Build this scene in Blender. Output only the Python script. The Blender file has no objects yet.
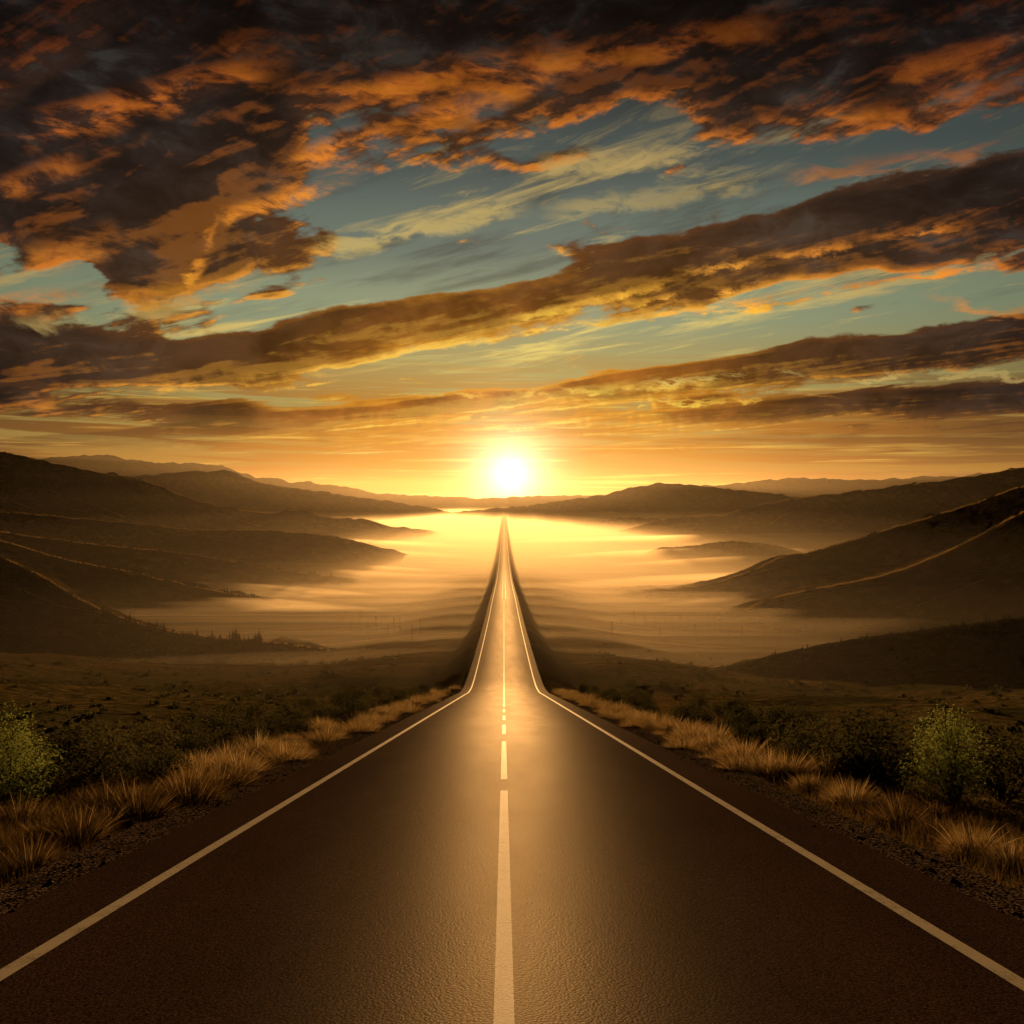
import bpy, math, random
import numpy as np

# ---------------------------------------------------------------- helpers
def lin(c):
    c = c / 255.0
    return c / 12.92 if c <= 0.04045 else ((c + 0.055) / 1.055) ** 2.4
def rgb(r, g, b, k=1.0):
    return (lin(r) * k, lin(g) * k, lin(b) * k, 1.0)

class G:
    """A tiny expression layer over a node tree."""
    def __init__(self, tree):
        self.t = tree
    def node(self, kind, **kw):
        n = self.t.nodes.new(kind)
        for k, v in kw.items():
            setattr(n, k, v)
        return n
    def put(self, sock, v):
        if isinstance(v, N):
            self.t.links.new(v.s, sock)
        elif v is not None:
            sock.default_value = v
    def math(self, op, *a, clamp=False):
        n = self.node('ShaderNodeMath', operation=op, use_clamp=clamp)
        for i, v in enumerate(a):
            self.put(n.inputs[i], v)
        return N(self, n.outputs[0])
    def ss(self, x, a, b, lo=0.0, hi=1.0):          # smoothstep
        n = self.node('ShaderNodeMapRange', interpolation_type='SMOOTHSTEP')
        self.put(n.inputs[0], x); self.put(n.inputs[1], a); self.put(n.inputs[2], b)
        self.put(n.inputs[3], lo); self.put(n.inputs[4], hi)
        return N(self, n.outputs[0])
    def xyz(self, x, y, z=0.0):
        n = self.node('ShaderNodeCombineXYZ')
        for i, v in enumerate((x, y, z)):
            self.put(n.inputs[i], v)
        return N(self, n.outputs[0])
    def sep(self, v):
        n = self.node('ShaderNodeSeparateXYZ')
        self.put(n.inputs[0], v)
        return [N(self, o) for o in n.outputs]
    def noise(self, v, scale=1.0, detail=4.0, rough=0.5, dist=0.0, color=False):
        n = self.node('ShaderNodeTexNoise')
        self.put(n.inputs['Vector'], v); self.put(n.inputs['Scale'], scale)
        self.put(n.inputs['Detail'], detail); self.put(n.inputs['Roughness'], rough)
        self.put(n.inputs['Distortion'], dist)
        return N(self, n.outputs[1 if color else 0])
    def voro(self, v, scale=1.0, feature='F1', out=0):
        n = self.node('ShaderNodeTexVoronoi', feature=feature)
        self.put(n.inputs['Vector'], v); self.put(n.inputs['Scale'], scale)
        return N(self, n.outputs[out])
    def mix(self, f, a, b, mode='MIX'):
        n = self.node('ShaderNodeMix', data_type='RGBA', blend_type=mode)
        n.clamp_factor = True
        self.put(n.inputs[0], f); self.put(n.inputs[6], a); self.put(n.inputs[7], b)
        return N(self, n.outputs[2])
    def ramp(self, f, stops, ease='LINEAR'):
        n = self.node('ShaderNodeValToRGB')
        cr = n.color_ramp
        cr.interpolation = ease
        while len(cr.elements) < len(stops):
            cr.elements.new(0.5)
        for e, (p, c) in zip(cr.elements, stops):
            e.position = p
            e.color = c if isinstance(c, tuple) else (c, c, c, 1)
        self.put(n.inputs[0], f)
        return N(self, n.outputs[0])

class N:
    def __init__(self, g, s):
        self.g, self.s = g, s
    def __add__(self, o): return self.g.math('ADD', self, o)
    __radd__ = __add__
    def __mul__(self, o): return self.g.math('MULTIPLY', self, o)
    __rmul__ = __mul__
    def __sub__(self, o): return self.g.math('SUBTRACT', self, o)
    def __rsub__(self, o): return self.g.math('SUBTRACT', o, self)
    def __truediv__(self, o): return self.g.math('DIVIDE', self, o)
    def __rtruediv__(self, o): return self.g.math('DIVIDE', o, self)
    def __pow__(self, o): return self.g.math('POWER', self, o)
    def clamp(self): return self.g.math('ADD', self, 0.0, clamp=True)

# ---------------------------------------------------------------- sky
SUN_AZ, SUN_EL = math.radians(0.35), math.radians(1.4)
def build_world():
    w = bpy.data.worlds.new("World")
    bpy.context.scene.world = w
    w.use_nodes = True
    t = w.node_tree
    t.nodes.clear()
    g = G(t)
    tc = g.node('ShaderNodeTexCoord')
    X, Y, Z = g.sep(N(g, tc.outputs['Generated']))
    hyp = g.math('SQRT', X * X + Y * Y + 1e-5)
    a = g.math('ARCTAN2', X, Y)                       # azimuth, 0 = along the road
    e = g.math('MAXIMUM', Z / hyp, 0.0)               # tangent of the elevation
    e = g.math('MINIMUM', e, 4.0)

    sky = g.node('ShaderNodeTexSky', sky_type='NISHITA', sun_disc=False)
    sky.sun_elevation, sky.sun_rotation = SUN_EL, SUN_AZ
    sky.air_density, sky.dust_density, sky.ozone_density = 1.2, 2.0, 1.5
    nish = N(g, sky.outputs[0])

    # distance from the sun, flattened into an ellipse
    da, de = a - SUN_AZ, e - math.tan(SUN_EL)
    r = g.math('SQRT', da * da + de * de)
    rw = g.math('SQRT', da * da * 0.42 + de * de)

    # clear sky
    clear = g.ramp(e / 0.52, [
        (0.0, rgb(150, 100, 40)), (0.06, rgb(160, 116, 48)), (0.14, rgb(162, 138, 74)), (0.24, rgb(156, 150, 96)),
        (0.36, rgb(134, 148, 118)), (0.50, rgb(96, 112, 102)), (0.66, rgb(66, 80, 78)), (0.82, rgb(42, 48, 48)), (1.0, rgb(20, 21, 22))], 'EASE')
    side = g.ss(g.math('ABSOLUTE', a), 0.12, 0.6, 1.0, 0.62)
    clear = g.mix(1.0, clear, g.xyz(side, side, side), 'MULTIPLY')
    clear = g.mix(0.05, clear, g.mix(1.0, nish, (0.12, 0.12, 0.12, 1), 'MULTIPLY'), 'ADD')

    # ---- cloud streets: parallel rows that meet at the horizon far to the left
    def street(aa, ee):
        return (aa + 1.06) * 0.70 / (ee + 0.012)
    def az(px): return math.atan((px - 504) / 1000.0)
    def el(px, py): return (500 - py) / 1000.0 / math.hypot(1.0, (px - 504) / 1000.0)
    def stroke(aa, ee, x0, y0, x1, y1, wd, amt):
        # a soft drawn-out wisp between two directions of the sky
        a0, e0, a1, e1 = az(x0), el(x0, y0), az(x1), el(x1, y1)
        L = math.hypot(a1 - a0, e1 - e0); ux, ue = (a1 - a0) / L, (e1 - e0) / L
        t = (aa - a0) * (ux / L) + (ee - e0) * (ue / L)
        n = (aa - a0) * (-ue) + (ee - e0) * ux
        cap = g.math('ABSOLUTE', t - 0.5)
        w_ = wd / 1000.0
        return g.ss(g.math('ABSOLUTE', n), w_ * 0.15, w_, amt, 0.0) * g.ss(cap, 0.36, 0.62, 1.0, 0.0)
    DARK = [(-30, 306, 250, 322, 15, 0.24), (250, 292, 420, 268, 14, 0.2), (30, 150, 235, 190, 90, 0.62), (120, 290, 180, 190, 60, 0.62), (200, 90, 300, 150, 50, 0.35), (210, 262, 340, 236, 34, 0.3), (420, 170, 620, 150, 24, 0.22), (400, 130, 620, 110, 20, 0.2), (560, 44, 1080, -30, 90, 0.45), (690, 118, 1080, 66, 64, 0.36), (-30, 398, 330, 424, 20, 0.34), (-30, 446, 250, 440, 12, 0.3), (620, 440, 1060, 452, 14, 0.22), (700, 238, 1080, 178, 40, 0.2),(-60, 348, 290, 374, 26, 0.7), (280, 336, 640, 268, 34, 0.45), (600, 272, 1060, 205, 44, 0.42), (560, 384, 1060, 330, 22, 0.55),
            (640, 408, 1060, 398, 18, 0.30), (180, 414, 520, 398, 18, 0.30), (880, 275, 1060, 262, 20, 0.3)]
    GOLD = [(40, 128, 275, 62, 24, 0.9), (296, 102, 520, 60, 20, 0.9), (500, 66, 770, 22, 22, 0.7), (296, 168, 480, 104, 28, 1.0), (470, 110, 560, 62, 20, 0.6),
            (192, 296, 216, 212, 8, 1.0), (212, 216, 345, 184, 11, 1.0), (-20, 304, 240, 284, 16, 0.6), (830, 122, 1040, 78, 18, 0.6), (885, 72, 1040, 36, 16, 0.6),
            (520, 316, 720, 268, 6, 0.9), (690, 272, 960, 222, 6, 0.9), (560, 326, 1010, 258, 6, 1.0), (640, 300, 800, 280, 4, 0.9), (440, 338, 640, 318, 4, 0.7), (150, 384, 330, 374, 5, 0.6), (560, 402, 820, 396, 3, 0.7), (280, 400, 480, 392, 3, 0.6),
            (10, 188, 80, 160, 18, 0.5), (40, 256, 120, 236, 22, 0.45), (800, 172, 1040, 142, 12, 0.5), (520, 394, 720, 384, 7, 0.8), (150, 382, 300, 376, 9, 0.6), (920, 300, 1040, 310, 8, 0.5), (-10, 412, 60, 404, 10, 0.5)]
    PALE = [(545, 164, 720, 148, 18, 0.8), (320, 246, 520, 204, 18, 0.75), (560, 205, 760, 180, 16, 0.5), (-10, 330, 200, 300, 14, 0.6), (640, 382, 800, 372, 4, 0.7), (860, 376, 1060, 368, 5, 0.7)]
    def thick(aa, ee):
        # domain warp
        wv = g.xyz(aa * 5.0, ee * 9.0, 1.7)
        w1 = g.noise(wv, 1.0, 4.0, 0.55) - 0.5
        s = street(aa, ee)
        ls = g.math('LOGARITHM', s, 2.718282)
        lx = aa + 0.0
        # rows are long along the street and short across it
        p = g.xyz(lx * 3.6 + ls * 0.4, ls * 3.8, 3.3)
        n1 = g.noise(p, 1.9, 6.0, 0.58, 0.3)
        p2 = g.xyz(lx * 12.0, ee * 30.0 + ls * 2.0, 8.1)
        n2 = g.noise(p2, 1.6, 6.0, 0.60, 0.45)
        lw = ls + w1 * 0.20
        prof = g.ramp(lw / 2.6, [
            (0.0, 0.80), (0.17, 0.72), (0.235, 0.50), (0.27, 0.40), (0.315, 0.36), (0.355, 0.34), (0.40, 0.30),
            (0.432, 0.30), (0.462, 0.66), (0.52, 0.66), (0.555, 0.46), (0.575, 0.34), (0.64, 0.29), (0.690, 0.30),
            (0.712, 0.70), (0.765, 0.64), (0.80, 0.46), (0.86, 0.58), (0.93, 0.50), (1.0, 0.55)])
        # the big dark mass high on the left
        def blob(ca, ce, ra, rb, amt, tilt=0.0):
            xa, xe = aa - ca + w1 * 0.14, ee - ce + w1 * 0.10
            if tilt:
                xa, xe = xa * math.cos(tilt) + xe * math.sin(tilt), xe * math.cos(tilt) - xa * math.sin(tilt)
            d = g.math('SQRT', (xa * (1 / ra)) ** 2.0 + (xe * (1 / rb)) ** 2.0)
            return g.ss(d, 0.35, 1.15, amt, 0.0)
        d = prof
        d = d + blob(-0.35, 0.295, 0.15, 0.10, 0.62, 0.15) + blob(-0.31, 0.245, 0.06, 0.06, 0.45, 0.0)
        d = d + blob(-0.33, 0.142, 0.28, 0.024, 0.42, 0.0)           # long flat bank on the left
        d = d + blob(0.25, 0.50, 0.5, 0.10, 0.35, 0.0)
        d = d - blob(-0.10, 0.30, 0.12, 0.035, 0.32, 0.3) - blob(0.02, 0.22, 0.22, 0.028, 0.30, 0.18) - blob(0.33, 0.187, 0.26, 0.018, 0.25, 0.12)
        d = d - blob(-0.2, 0.37, 0.16, 0.02, 0.2, 0.25)
        for q in DARK:
            d = d + stroke(aa + w1 * 0.05, ee + w1 * 0.035, *q)
        return d + (n1 - 0.5) * 1.25 + (n2 - 0.5) * 0.56
    wn = g.noise(g.xyz(a * 9.0, e * 22.0, 4.0), 1.6, 7.0, 0.64, 0.3)
    D = thick(a, e)
    # step towards the light (down, and in towards the sun)
    inv = 1.0 / (r + 0.05)
    sa, se = a - da * inv * 0.007, e - de * inv * 0.010
    DL = thick(sa, se)
    lit = g.ss(D - DL + (wn - 0.5) * 0.16, 0.01, 0.22)

    cover = g.ss(D, 0.46, 0.62)
    core = g.ss(D, 0.53, 0.84)
    # cloud colours: dark bellies, orange and gold where the low sun gets under them
    far = g.ss(rw, 0.05, 0.50)                               # 0 near the sun, 1 far away
    belly = g.ramp(far, [(0.0, rgb(150, 88, 28)), (0.25, rgb(68, 43, 24)), (0.55, rgb(50, 37, 29)), (0.8, rgb(37, 30, 27)), (1.0, rgb(24, 21, 21))])
    edge = g.ramp(far, [(0.0, rgb(255, 214, 92)), (0.25, rgb(242, 170, 62)), (0.55, rgb(218, 132, 46)), (0.8, rgb(206, 112, 38)), (1.0, rgb(150, 72, 28))])
    mid = g.ramp(far, [(0.0, rgb(226, 150, 44)), (0.3, rgb(98, 58, 27)), (0.6, rgb(72, 46, 29)), (1.0, rgb(52, 36, 29))])
    bn = g.noise(g.xyz(a * 11.0, e * 17.0, 12.0), 1.3, 6.0, 0.6, 0.4)
    bv = g.ss(bn, 0.30, 0.72, 0.55, 1.75)
    belly = g.mix(1.0, belly, g.xyz(bv, bv, bv), 'MULTIPLY')
    belly = g.mix(g.ss(bn, 0.52, 0.70) * g.ss(far, 0.3, 0.7) * 0.45, belly, rgb(70, 68, 62))
    cl = g.mix(core, mid, belly)
    cl = g.mix((lit * (1.0 - core * 0.80)).clamp(), cl, edge)

    # ---- thin high sheet, pale gold
    ls = g.math('LOGARITHM', street(a, e), 2.718282)
    tp = g.xyz(a * 5.0 + ls, ls * 9.0, 5.0)
    th = g.noise(tp, 1.6, 9.0, 0.66, 0.6)
    th2 = g.noise(g.xyz(a * 2.0, ls * 4.0, 9.0), 1.5, 3.0, 0.5)
    thin = g.ss(th + (th2 - 0.5) * 0.8, 0.50, 0.74) * g.ss(e, 0.46, 0.30) * g.ss(e, 0.10, 0.16)
    thin_c = g.ramp(far, [(0.0, rgb(255, 226, 120)), (0.5, rgb(200, 170, 98)), (0.8, rgb(168, 142, 90)), (1.0, rgb(96, 74, 50))])
    grey = g.ss(g.noise(tp, 1.1, 5.0, 0.55), 0.5, 0.68) * g.ss(e, 0.16, 0.22)
    base = g.mix(grey * 0.55, clear, rgb(58, 62, 58))
    base = g.mix(thin * 0.75, base, thin_c)

    # ---- streaks low over the horizon
    sp = g.xyz(a * 2.6, e * 62.0 + a * 1.5, 2.0)
    st = g.noise(sp, 1.5, 7.0, 0.6, 0.3)
    low = g.ss(e, 0.170, 0.06)
    strk = g.ss(st, 0.43, 0.53) * low
    s_col = g.ramp(far, [(0.0, rgb(200, 128, 34)), (0.2, rgb(164, 98, 30)), (0.5, rgb(112, 70, 30)), (1.0, rgb(70, 50, 32))])
    base = g.mix(strk * 0.9, base, s_col)
    st2 = g.noise(g.xyz(a * 3.0, e * 95.0, 6.0), 1.5, 6.0, 0.6, 0.2)
    gold = g.ss(st2, 0.55, 0.68) * low
    base = g.mix(gold * 0.55, base, g.ramp(far, [(0.0, rgb(255, 226, 110)), (0.3, rgb(240, 190, 84)), (1.0, rgb(170, 130, 70))]))

    col = g.mix(cover * g.ss(e, 0.035, 0.085), base, cl)
    ev = g.ss(bn, 0.30, 0.68, 0.5, 1.25)
    # wisps that the low sun sets alight, and pale ones higher up
    wa, we = a + (wn - 0.5) * 0.07, e + (wn - 0.5) * 0.06
    def union(lst):
        f = None
        for q in lst:
            s_ = stroke(wa, we, *q)
            f = s_ if f is None else g.math('MAXIMUM', f, s_)
        return f
    wisp = g.ss(wn, 0.42, 0.58)
    col = g.mix(union(PALE) * wisp * 0.85, col, thin_c)
    col = g.mix((union(GOLD) * (wisp * 0.95 + 0.05)).clamp(), col, g.mix(1.0, g.mix(g.ss(wn, 0.50, 0.68) * 0.7, edge, g.mix(1.0, edge, (1.25, 1.5, 0.95, 1), 'MULTIPLY')), g.xyz(ev, ev, ev), 'MULTIPLY'))
    # darker towards the zenith
    top = g.ss(e, 0.34, 0.54, 1.0, 0.34)
    col = g.mix(1.0, col, g.xyz(top, top, top), 'MULTIPLY')
    # the half of the sky away from the sun is already in dusk
    back = g.ss(g.math('ABSOLUTE', a), 0.55, 1.5)
    col = g.mix(back, col, g.mix(1.0, col, (0.20, 0.15, 0.12, 1), 'MULTIPLY'))
    # ---- the sun in haze
    def glow(rad, amp, c, q):
        f = g.math('EXPONENT', q * (-1.0 / rad)) * amp
        return g.mix(1.0, c, g.xyz(f, f, f), 'MULTIPLY')
    keep = 1.0 - strk * 0.72
    for rad, amp, c, q in ((0.110, keep * 0.22, rgb(255, 165, 40), rw), (0.028, keep * 0.4 + 0.5, rgb(255, 200, 62), r), (0.020, 3.4, rgb(255, 240, 206), r)):
        col = g.mix(1.0, col, glow(rad, amp, c, q), 'ADD')
    # below the horizon
    col = g.mix(g.ss(Z, -0.004, -0.03), col, rgb(70, 46, 22))
    bg = g.node('ShaderNodeBackground')
    g.put(bg.inputs[0], col)
    bg.inputs[1].default_value = 1.0
    out = g.node('ShaderNodeOutputWorld')
    t.links.new(bg.outputs[0], out.inputs[0])
    w.cycles.sampling_method = 'NONE'
    return w
EYE, FPX, VX, VY = 52.0, 1000.0, 504.0, 500.0
def build_camera():
    c = bpy.data.cameras.new('camera')
    c.sensor_width = 36.0
    c.lens = 36.0 * FPX / 1024.0
    c.shift_x = (512 - VX) / 1024.0
    c.shift_y = -(512 - VY) / 1024.0
    c.clip_start, c.clip_end = 0.1, 60000.0
    o = bpy.data.objects.new('camera', c)
    bpy.context.scene.collection.objects.link(o)
    o.location = (0, 0, EYE)
    o.rotation_euler = (math.pi / 2, 0, 0)
    bpy.context.scene.camera = o
def settings():
    sc = bpy.context.scene
    sc.view_settings.view_transform = 'Standard'
    sc.view_settings.look = 'None'
    sc.view_settings.exposure = 0
    sc.render.engine = 'CYCLES'
    sc.cycles.use_denoising = True
    try: sc.cycles.denoiser = 'OPENIMAGEDENOISE'
    except Exception: pass
    sc.cycles.use_adaptive_sampling = True
    sc.cycles.adaptive_threshold = 0.025
    sc.cycles.adaptive_min_samples = 8
    sc.cycles.max_bounces = 5
    sc.cycles.diffuse_bounces = 2
    sc.cycles.glossy_bounces = 2
    sc.cycles.transmission_bounces = 3
    sc.cycles.transparent_max_bounces = 16
    sc.cycles.volume_bounces = 0
    sc.cycles.sample_clamp_indirect = 3.0
C = bpy.context.scene.collection
rng = np.random.default_rng(11)
random.seed(11)

# ---------------------------------------------------------------- mesh helpers
def mesh_obj(name, verts, faces, mat=None, parent=None, smooth=False, mats=None, midx=None):
    me = bpy.data.meshes.new(name)
    verts = np.asarray(verts, dtype=np.float32)
    if isinstance(faces, np.ndarray):
        n, k = faces.shape
        me.vertices.add(len(verts)); me.vertices.foreach_set('co', verts.ravel())
        me.loops.add(n * k); me.loops.foreach_set('vertex_index', faces.astype(np.int32).ravel())
        me.polygons.add(n)
        me.polygons.foreach_set('loop_start', np.arange(0, n * k, k, dtype=np.int32))
        me.polygons.foreach_set('loop_total', np.full(n, k, dtype=np.int32))
        me.update(calc_edges=True)
        me.validate()
    else:
        me.from_pydata([tuple(map(float, v)) for v in verts], [], faces)
        me.update()
    for m in (mats or ([mat] if mat else [])):
        me.materials.append(m)
    if midx is not None:
        me.polygons.foreach_set('material_index', np.asarray(midx, dtype=np.int32))
    if smooth:
        me.polygons.foreach_set('use_smooth', np.ones(len(me.polygons), dtype=bool))
    o = bpy.data.objects.new(name, me)
    C.objects.link(o)
    if parent: o.parent = parent
    return o
def thing(name, label, cat, loc=(0, 0, 0), group=None):
    o = bpy.data.objects.new(name, None); C.objects.link(o)
    o.empty_display_size = 0.2
    o.location = loc
    o['label'] = label; o['category'] = cat
    if group: o['group'] = group
    return o
def copy_thing(src, loc, rz=0.0, s=1.0, label=None, group=None, sz=None):
    r = src.copy(); C.objects.link(r)
    r.location = loc; r.rotation_euler = (0, 0, rz); r.scale = (s, s, sz or s)
    if label: r['label'] = label
    if group: r['group'] = group
    elif 'group' in r: del r['group']
    for ch in list(src.children):
        c = ch.copy(); C.objects.link(c); c.parent = r
    return r
def structure(o, label=None):
    o['kind'] = 'structure'
    if label: o['label'] = label
    return o
def grid_faces(nu, nv):
    i = np.arange(nu - 1)[:, None] * nv + np.arange(nv - 1)[None, :]
    i = i.ravel()
    return np.stack([i, i + nv, i + nv + 1, i + 1], 1)
def sstep(x, a, b):
    t = np.clip((np.asarray(x, float) - a) / (b - a), 0, 1)
    return t * t * (3 - 2 * t)
# gradient noise
_perm = np.random.default_rng(5).permutation(256); _perm = np.concatenate([_perm, _perm])
_gang = np.random.default_rng(6).uniform(0, 2 * np.pi, 256)
def perlin(x, y):
    x = np.asarray(x, float); y = np.asarray(y, float)
    xi, yi = np.floor(x).astype(int), np.floor(y).astype(int)
    xf, yf = x - xi, y - yi
    u, v = xf**3 * (xf * (6 * xf - 15) + 10), yf**3 * (yf * (6 * yf - 15) + 10)
    def gr(a, b, dx, dy):
        h = _gang[_perm[(_perm[a & 255] + b) & 255]]
        return np.cos(h) * dx + np.sin(h) * dy
    n00, n10 = gr(xi, yi, xf, yf), gr(xi + 1, yi, xf - 1, yf)
    n01, n11 = gr(xi, yi + 1, xf, yf - 1), gr(xi + 1, yi + 1, xf - 1, yf - 1)
    return (n00 * (1 - u) + n10 * u) * (1 - v) + (n01 * (1 - u) + n11 * u) * v
def fbm(x, y, o=4, gain=0.5):
    s, a, f = 0, 1.0, 1.0
    for k in range(o):
        s = s + a * perlin(np.asarray(x) * f + 17.3 * k, np.asarray(y) * f + 9.1 * k); a *= gain; f *= 2.03
    return s
def ridged(x, y, o=4, gain=0.5):
    s, a, f = 0, 1.0, 1.0
    for k in range(o):
        s = s + a * (1 - np.abs(perlin(np.asarray(x) * f + 7.3 * k, np.asarray(y) * f + 3.1 * k)) * 2); a *= gain; f *= 2.1
    return s

# ---------------------------------------------------------------- material helpers
def new_mat(name):
    m = bpy.data.materials.new(name); m.use_nodes = True
    t = m.node_tree; t.nodes.clear()
    g = G(t)
    out = g.node('ShaderNodeOutputMaterial')
    return m, g, out
def pos(g):
    n = g.node('ShaderNodeNewGeometry'); return N(g, n.outputs['Position'])
def bump(g, h, strength, dist):
    n = g.node('ShaderNodeBump'); n.inputs['Strength'].default_value = strength; n.inputs['Distance'].default_value = dist
    g.put(n.inputs['Height'], h); return N(g, n.outputs[0])
def principled(g, out, col, rough, nrm=None, spec=0.5):
    b = g.node('ShaderNodeBsdfPrincipled')
    g.put(b.inputs['Base Color'], col); g.put(b.inputs['Roughness'], rough)
    b.inputs['Specular IOR Level'].default_value = spec
    if nrm is not None: g.put(b.inputs['Normal'], nrm)
    g.t.links.new(b.outputs[0], out.inputs[0])
    return b
def vscale(g, v, x, y, z):
    n = g.node('ShaderNodeVectorMath', operation='MULTIPLY'); g.put(n.inputs[0], v)
    n.inputs[1].default_value = (x, y, z); return N(g, n.outputs[0])

def mat_asphalt():
    m, g, out = new_mat('asphalt')
    p = pos(g)
    x, y, z = g.sep(p)
    grain = g.voro(p, 42.0)
    fine = g.noise(p, 60.0, 4.0, 0.75)
    big = g.noise(vscale(g, p, 1.0, 0.12, 1.0), 0.9, 5.0, 0.6)
    col = g.ramp(grain, [(0.0, (0.135, 0.073, 0.050, 1)), (0.35, (0.062, 0.033, 0.023, 1)), (0.8, (0.018, 0.010, 0.007, 1))])
    col = g.mix(g.ss(fine, 0.56, 0.70) * 0.7, col, (0.26, 0.15, 0.095, 1))
    col = g.mix(g.ss(fine, 0.46, 0.34) * 0.8, col, (0.004, 0.003, 0.002, 1))
    v = 0.45 + big * 1.1
    col = g.mix(1.0, col, g.xyz(v, v, v), 'MULTIPLY')
    rough = 0.44 + (big - 0.5) * 0.08
    h = grain * -1.0 + fine * 0.5
    nb = bump(g, h, 0.26, 0.007)
    d = g.node('ShaderNodeBsdfDiffuse'); g.put(d.inputs[0], col); g.put(d.inputs['Normal'], nb)
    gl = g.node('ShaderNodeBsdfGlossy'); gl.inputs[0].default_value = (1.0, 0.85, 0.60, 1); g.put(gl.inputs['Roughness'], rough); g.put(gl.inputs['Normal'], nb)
    mx = g.node('ShaderNodeMixShader'); g.put(mx.inputs[0], g.ss(y, 9.0, 48.0, 0.013, 0.025) * g.ss(g.math('ABSOLUTE', x), 3.6, 0.6, 0.45, 1.0))  # gloss weighted toward the centre and the bend to shape the sun glare
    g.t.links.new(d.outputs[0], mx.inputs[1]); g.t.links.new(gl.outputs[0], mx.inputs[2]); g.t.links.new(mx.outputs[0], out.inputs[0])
    return m
def mat_paint(name, c):
    m, g, out = new_mat(name)
    p = pos(g)
    n = g.noise(p, 30.0, 5.0, 0.7); n2 = g.noise(p, 2.5, 4.0, 0.6)
    wear = g.ss(n * 0.6 + n2 * 0.4, 0.50, 0.64)
    col = g.mix(wear * 0.6, c, (0.16, 0.13, 0.10, 1))
    nb = bump(g, g.voro(p, 62.0) * -1.0, 0.35, 0.006)
    d = g.node('ShaderNodeBsdfDiffuse'); g.put(d.inputs[0], col); g.put(d.inputs['Normal'], nb)
    gl = g.node('ShaderNodeBsdfGlossy'); gl.inputs[0].default_value = (1.0, 0.92, 0.76, 1); gl.inputs['Roughness'].default_value = 0.5; g.put(gl.inputs['Normal'], nb)
    mx = g.node('ShaderNodeMixShader'); g.put(mx.inputs[0], g.ss(g.sep(p)[1], 8.0, 45.0, 0.034, 0.10))  # gloss grows toward the bend so the lines share the shaped glare
    g.t.links.new(d.outputs[0], mx.inputs[1]); g.t.links.new(gl.outputs[0], mx.inputs[2]); g.t.links.new(mx.outputs[0], out.inputs[0])
    return m
def mat_gravel():
    m, g, out = new_mat('gravel')
    p = pos(g)
    vc = g.voro(p, 26.0); vn = g.voro(p, 26.0, out=1)
    n = g.noise(p, 1.2, 4.0)
    sx = g.sep(vn)[0]
    col = g.mix(sx, (0.09, 0.062, 0.04, 1), (0.30, 0.20, 0.13, 1))
    col = g.mix(g.ss(vc, 0.3, 0.6), col, (0.02, 0.015, 0.01, 1))
    col = g.mix(g.ss(n, 0.5, 0.7) * 0.6, col, (0.03, 0.024, 0.012, 1))
    principled(g, out, col, 0.95, bump(g, vc * -1.0, 0.5, 0.02), 0.0)
    return m
def mat_ground():
    """Dry grass and earth; streaks of field further out on the valley floor."""
    m, g, out = new_mat('dry_ground')
    p = pos(g)
    x, y, z = g.sep(p)
    near = g.noise(p, 0.9, 8.0, 0.62)
    mid = g.noise(p, 0.06, 7.0, 0.6)
    clump = g.voro(p, 0.55)
    ca = g.ramp(near, [(0.3, (0.06, 0.045, 0.018, 1)), (0.5, (0.16, 0.115, 0.042, 1)), (0.7, (0.30, 0.21, 0.08, 1))])
    ca = g.mix(g.ss(mid, 0.44, 0.62) * 0.75, ca, (0.085, 0.085, 0.028, 1))
    # fields: strips that lie across the valley
    f = g.noise(vscale(g, p, 0.0016, 0.022, 0.0), 1.0, 8.0, 0.66, 0.2)
    f2 = g.noise(vscale(g, p, 0.006, 0.0045, 0.0), 1.0, 6.0, 0.6)
    cb = g.ramp(f * 0.75 + f2 * 0.25, [(0.36, (0.05, 0.036, 0.015, 1)), (0.46, (0.16, 0.105, 0.04, 1)), (0.52, (0.08, 0.055, 0.022, 1)), (0.58, (0.34, 0.22, 0.09, 1)), (0.68, (0.12, 0.08, 0.032, 1))])
    col = g.mix(g.ss(y, 110.0, 260.0), ca, cb)
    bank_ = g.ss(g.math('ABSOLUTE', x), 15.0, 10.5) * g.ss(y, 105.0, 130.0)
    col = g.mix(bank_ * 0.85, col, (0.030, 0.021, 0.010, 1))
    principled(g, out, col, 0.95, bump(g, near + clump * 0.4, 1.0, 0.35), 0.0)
    return m
def mat_hill(name, dark, mid, light, sc=1.0):
    m, g, out = new_mat(name)
    p = pos(g)
    n = g.noise(p, 0.020 * sc, 9.0, 0.62)
    s = g.noise(p, 0.16 * sc, 6.0, 0.68)
    col = g.ramp(n * 0.55 + s * 0.45, [(0.36, dark), (0.5, mid), (0.64, light)])
    principled(g, out, col, 0.95, bump(g, s + n, 1.0, 3.0 / sc), 0.0)
    return m
def mat_leaf(name, c1, c2, trans=0.5, tcol=None):
    m, g, out = new_mat(name)
    oi = g.node('ShaderNodeObjectInfo')
    rnd = N(g, oi.outputs['Random'])
    n = g.noise(pos(g), 9.0, 3.0, 0.6)
    f = (n - 0.2) * 1.0 + (rnd - 0.5) * 0.5
    col = g.mix(f.clamp(), c1, c2)
    d = g.node('ShaderNodeBsdfDiffuse'); g.put(d.inputs[0], col)
    tr = g.node('ShaderNodeBsdfTranslucent')
    g.put(tr.inputs[0], col if tcol is None else g.mix(0.6, col, tcol))
    mx = g.node('ShaderNodeMixShader'); mx.inputs[0].default_value = trans
    g.t.links.new(d.outputs[0], mx.inputs[1]); g.t.links.new(tr.outputs[0], mx.inputs[2])
    g.t.links.new(mx.outputs[0], out.inputs[0])
    return m
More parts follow.
